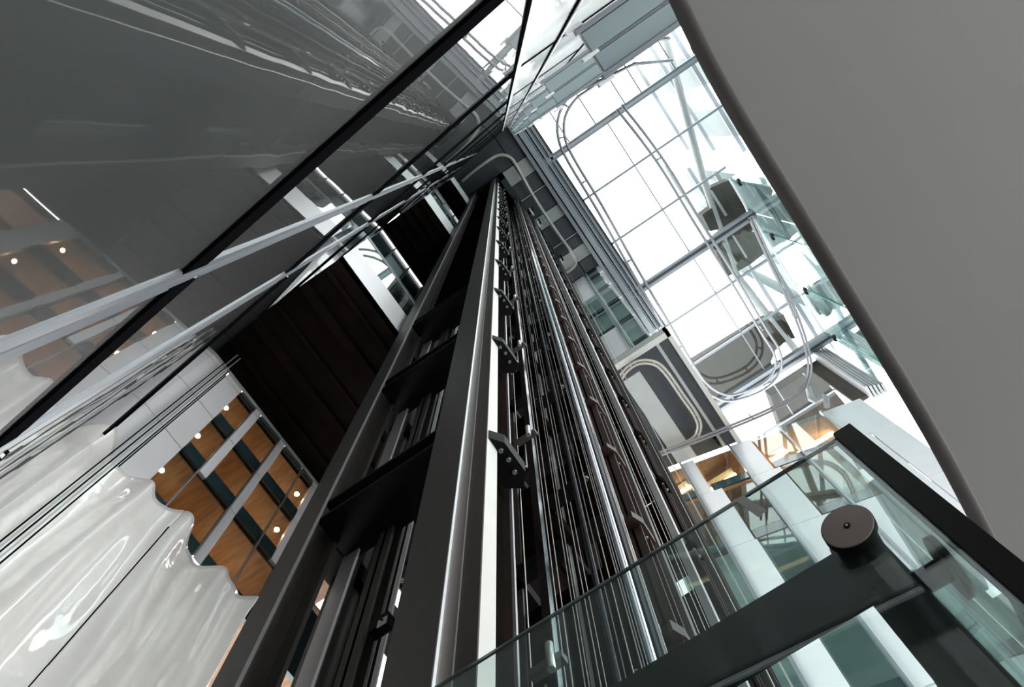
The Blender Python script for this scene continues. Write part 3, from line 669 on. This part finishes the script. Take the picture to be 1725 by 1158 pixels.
# bright toggle bracket seen between front columns
for p, n_ in [((640, 1060), 'lower'), ((697, 858), 'upper')]:
    c = onY(p, 1.02); t = thing('rail_clamp', f'{n_} steel rail clamp with a bright end plate in the tower front gap', 'clamp', c, 'rail clamps in the front gap')
    MB().box(c.x - .03, c.x + .04, c.y - .02, c.y + .02, c.z - .02, c.z + .05).build('clamp_body', M['black'], t, .004)
    MB().box(c.x + .01, c.x + .045, c.y - .024, c.y - .02, c.z - .035, c.z + .005).build('end_plate', M['white'], t)
    MB().tube([(c.x + .028, c.y - .03, c.z - .01), (c.x + .028, c.y - .024, c.z - .01)], .004, 8).build('bolt', M['black'], t)

# ------------------------------------------------------------------ near glass enclosure
YA = .67; XB = .185; ZT = YA / .516
ge = thing('glass_enclosure', 'near green glass enclosure with thin bright top edge', 'enclosure', (0, YA, FL))
MB().box(-.75, XB, YA, YA + .005, FL, ZT).build('front_pane', M['gB'], ge)
MB().box(-.75, XB, YA - .001, YA + .002, ZT, ZT + .0015).build('edge_strip', M['chrome'], ge)
MB().box(-.75, XB, YA + .002, YA + .006, ZT, ZT + .0015).build('edge_strip', M['black'], ge)
MB().box(XB, XB + .005, YA + .02, 1.5, FL, ZT).build('side_pane', M['gB'], ge)
MB().prism([(XB - .003, YA - .005), (XB + .028, YA - .005), (XB + .028, YA + .014), (XB - .003, YA + .014)], FL, ZT + .01).build('corner_profile', M['black'], ge)
MB().prism([(XB - .008, YA + .004), (XB - .004, YA + .004), (XB - .004, YA + .012), (XB - .008, YA + .012)], FL, ZT).build('corner_bead', M['alu'], ge)
# black support structure behind it
sp = thing('support_post', 'black steel post and beam behind the near glass with round bronze cap', 'post', (.1, .75, FL))
MB().tube([(.105, .77, FL), (.105, .77, 1.19)], .034, 28).build('post', M['black'], sp)
MB().box(.075, .135, .78, .86, FL, .93).build('post_web', M['black'], sp)
MB().box(-.75, .075, .715, .727, .985, 1.108).build('beam', M['black'], sp)
MB().box(-.75, .075, .727, .732, 1.03, 1.10).build('beam_flange', M['steel'], sp)
MB().tube([(.11, .76, 1.02), (.178, .76, 1.02)], .017, 16).build('side_arm', M['black'], sp)
MB().tube([(.172, .76, 1.02), (.182, .76, 1.02)], .045, 24).build('side_flange', M['black'], sp)
cc = onY((1427, 886), .645)
axd = Vector((.05, 1, .25)).normalized()
def oriented_disc(c, ax, prof, seg=40):
    u = ax.cross(Vector((0, 0, 1))).normalized(); v = ax.cross(u)
    mb = MB(); vs = []; n = len(prof)
    for d, r in prof:
        for k in range(seg):
            an = 2 * math.pi * k / seg; vs.append(c + ax * d + (u * math.cos(an) + v * math.sin(an)) * r)
    fs = [(i * seg + k, i * seg + (k + 1) % seg, (i + 1) * seg + (k + 1) % seg, (i + 1) * seg + k) for i in range(n - 1) for k in range(seg)]
    mb.add(vs, fs, False)
    mb.f.append(tuple(range(seg))); mb.sm.append(False); mb.f.append(tuple((n - 1) * seg + k for k in range(seg))); mb.sm.append(False)
    return mb
axc = Vector((.0, .97, .28)).normalized()
oriented_disc(cc, axc, [(0, .0325), (.0012, .0338)]).build('round_cap', M['cap'], sp)
oriented_disc(cc + axc * .0013, axc, [(0, .0345), (.011, .0345), (.012, .032)]).build('cap_rim', M['black'], sp)
oriented_disc(cc, axc, [(.013, .029), (.05, .029), (.10, .031)]).build('cap_neck', M['black'], sp)
oriented_disc(cc - axc * .001, axc, [(0, .0045), (.001, .0045)], 20).build('cap_recess', M['black'], sp)
oriented_disc(cc - axc * .0018, axc, [(0, .0018), (.001, .0018)], 12).build('cap_screw', M['bolt'], sp)
# tape on the pane edge
tp = [onY(p, YA - .004) for p in [(1236, 842), (1254, 836), (1292, 860), (1277, 871)]]
mb = MB(); vs = [tuple(p) for p in tp] + [(p.x, p.y + .001, p.z) for p in tp]
mb.add(vs, [(3, 2, 1, 0), (4, 5, 6, 7), (0, 1, 5, 4), (1, 2, 6, 5), (2, 3, 7, 6), (3, 0, 4, 7)])
tag(mb.build('tape_strip', M['tape']), 'torn strip of grey cloth tape on the top edge of the near glass', 'tape')

# ------------------------------------------------------------------ big grey bulkhead at upper right
ZG = 1.5
gb = thing('grey_bulkhead', 'large smooth grey painted bulkhead overhead with rounded dark edge', 'bulkhead', (1.2, .5, ZG))
pts = [(1105, -70), (1212, 148), (1380, 425), (1588, 772), (1765, 1120)]
E = smooth([tuple(onZ(p, ZG)) for p in pts], 10)
P = [(x + .006, y) for x, y, z in E] + [(2.4, E[-1][1] + .3), (2.4, E[0][1] - .2)]
MB().prism(P, ZG, ZG + .05).build('panel', M['slab'], gb)
MB().tube([(x + .010, y, z + .014) for x, y, z in E], .017, 14).build('rounded_edge', M['sliplip'], gb)
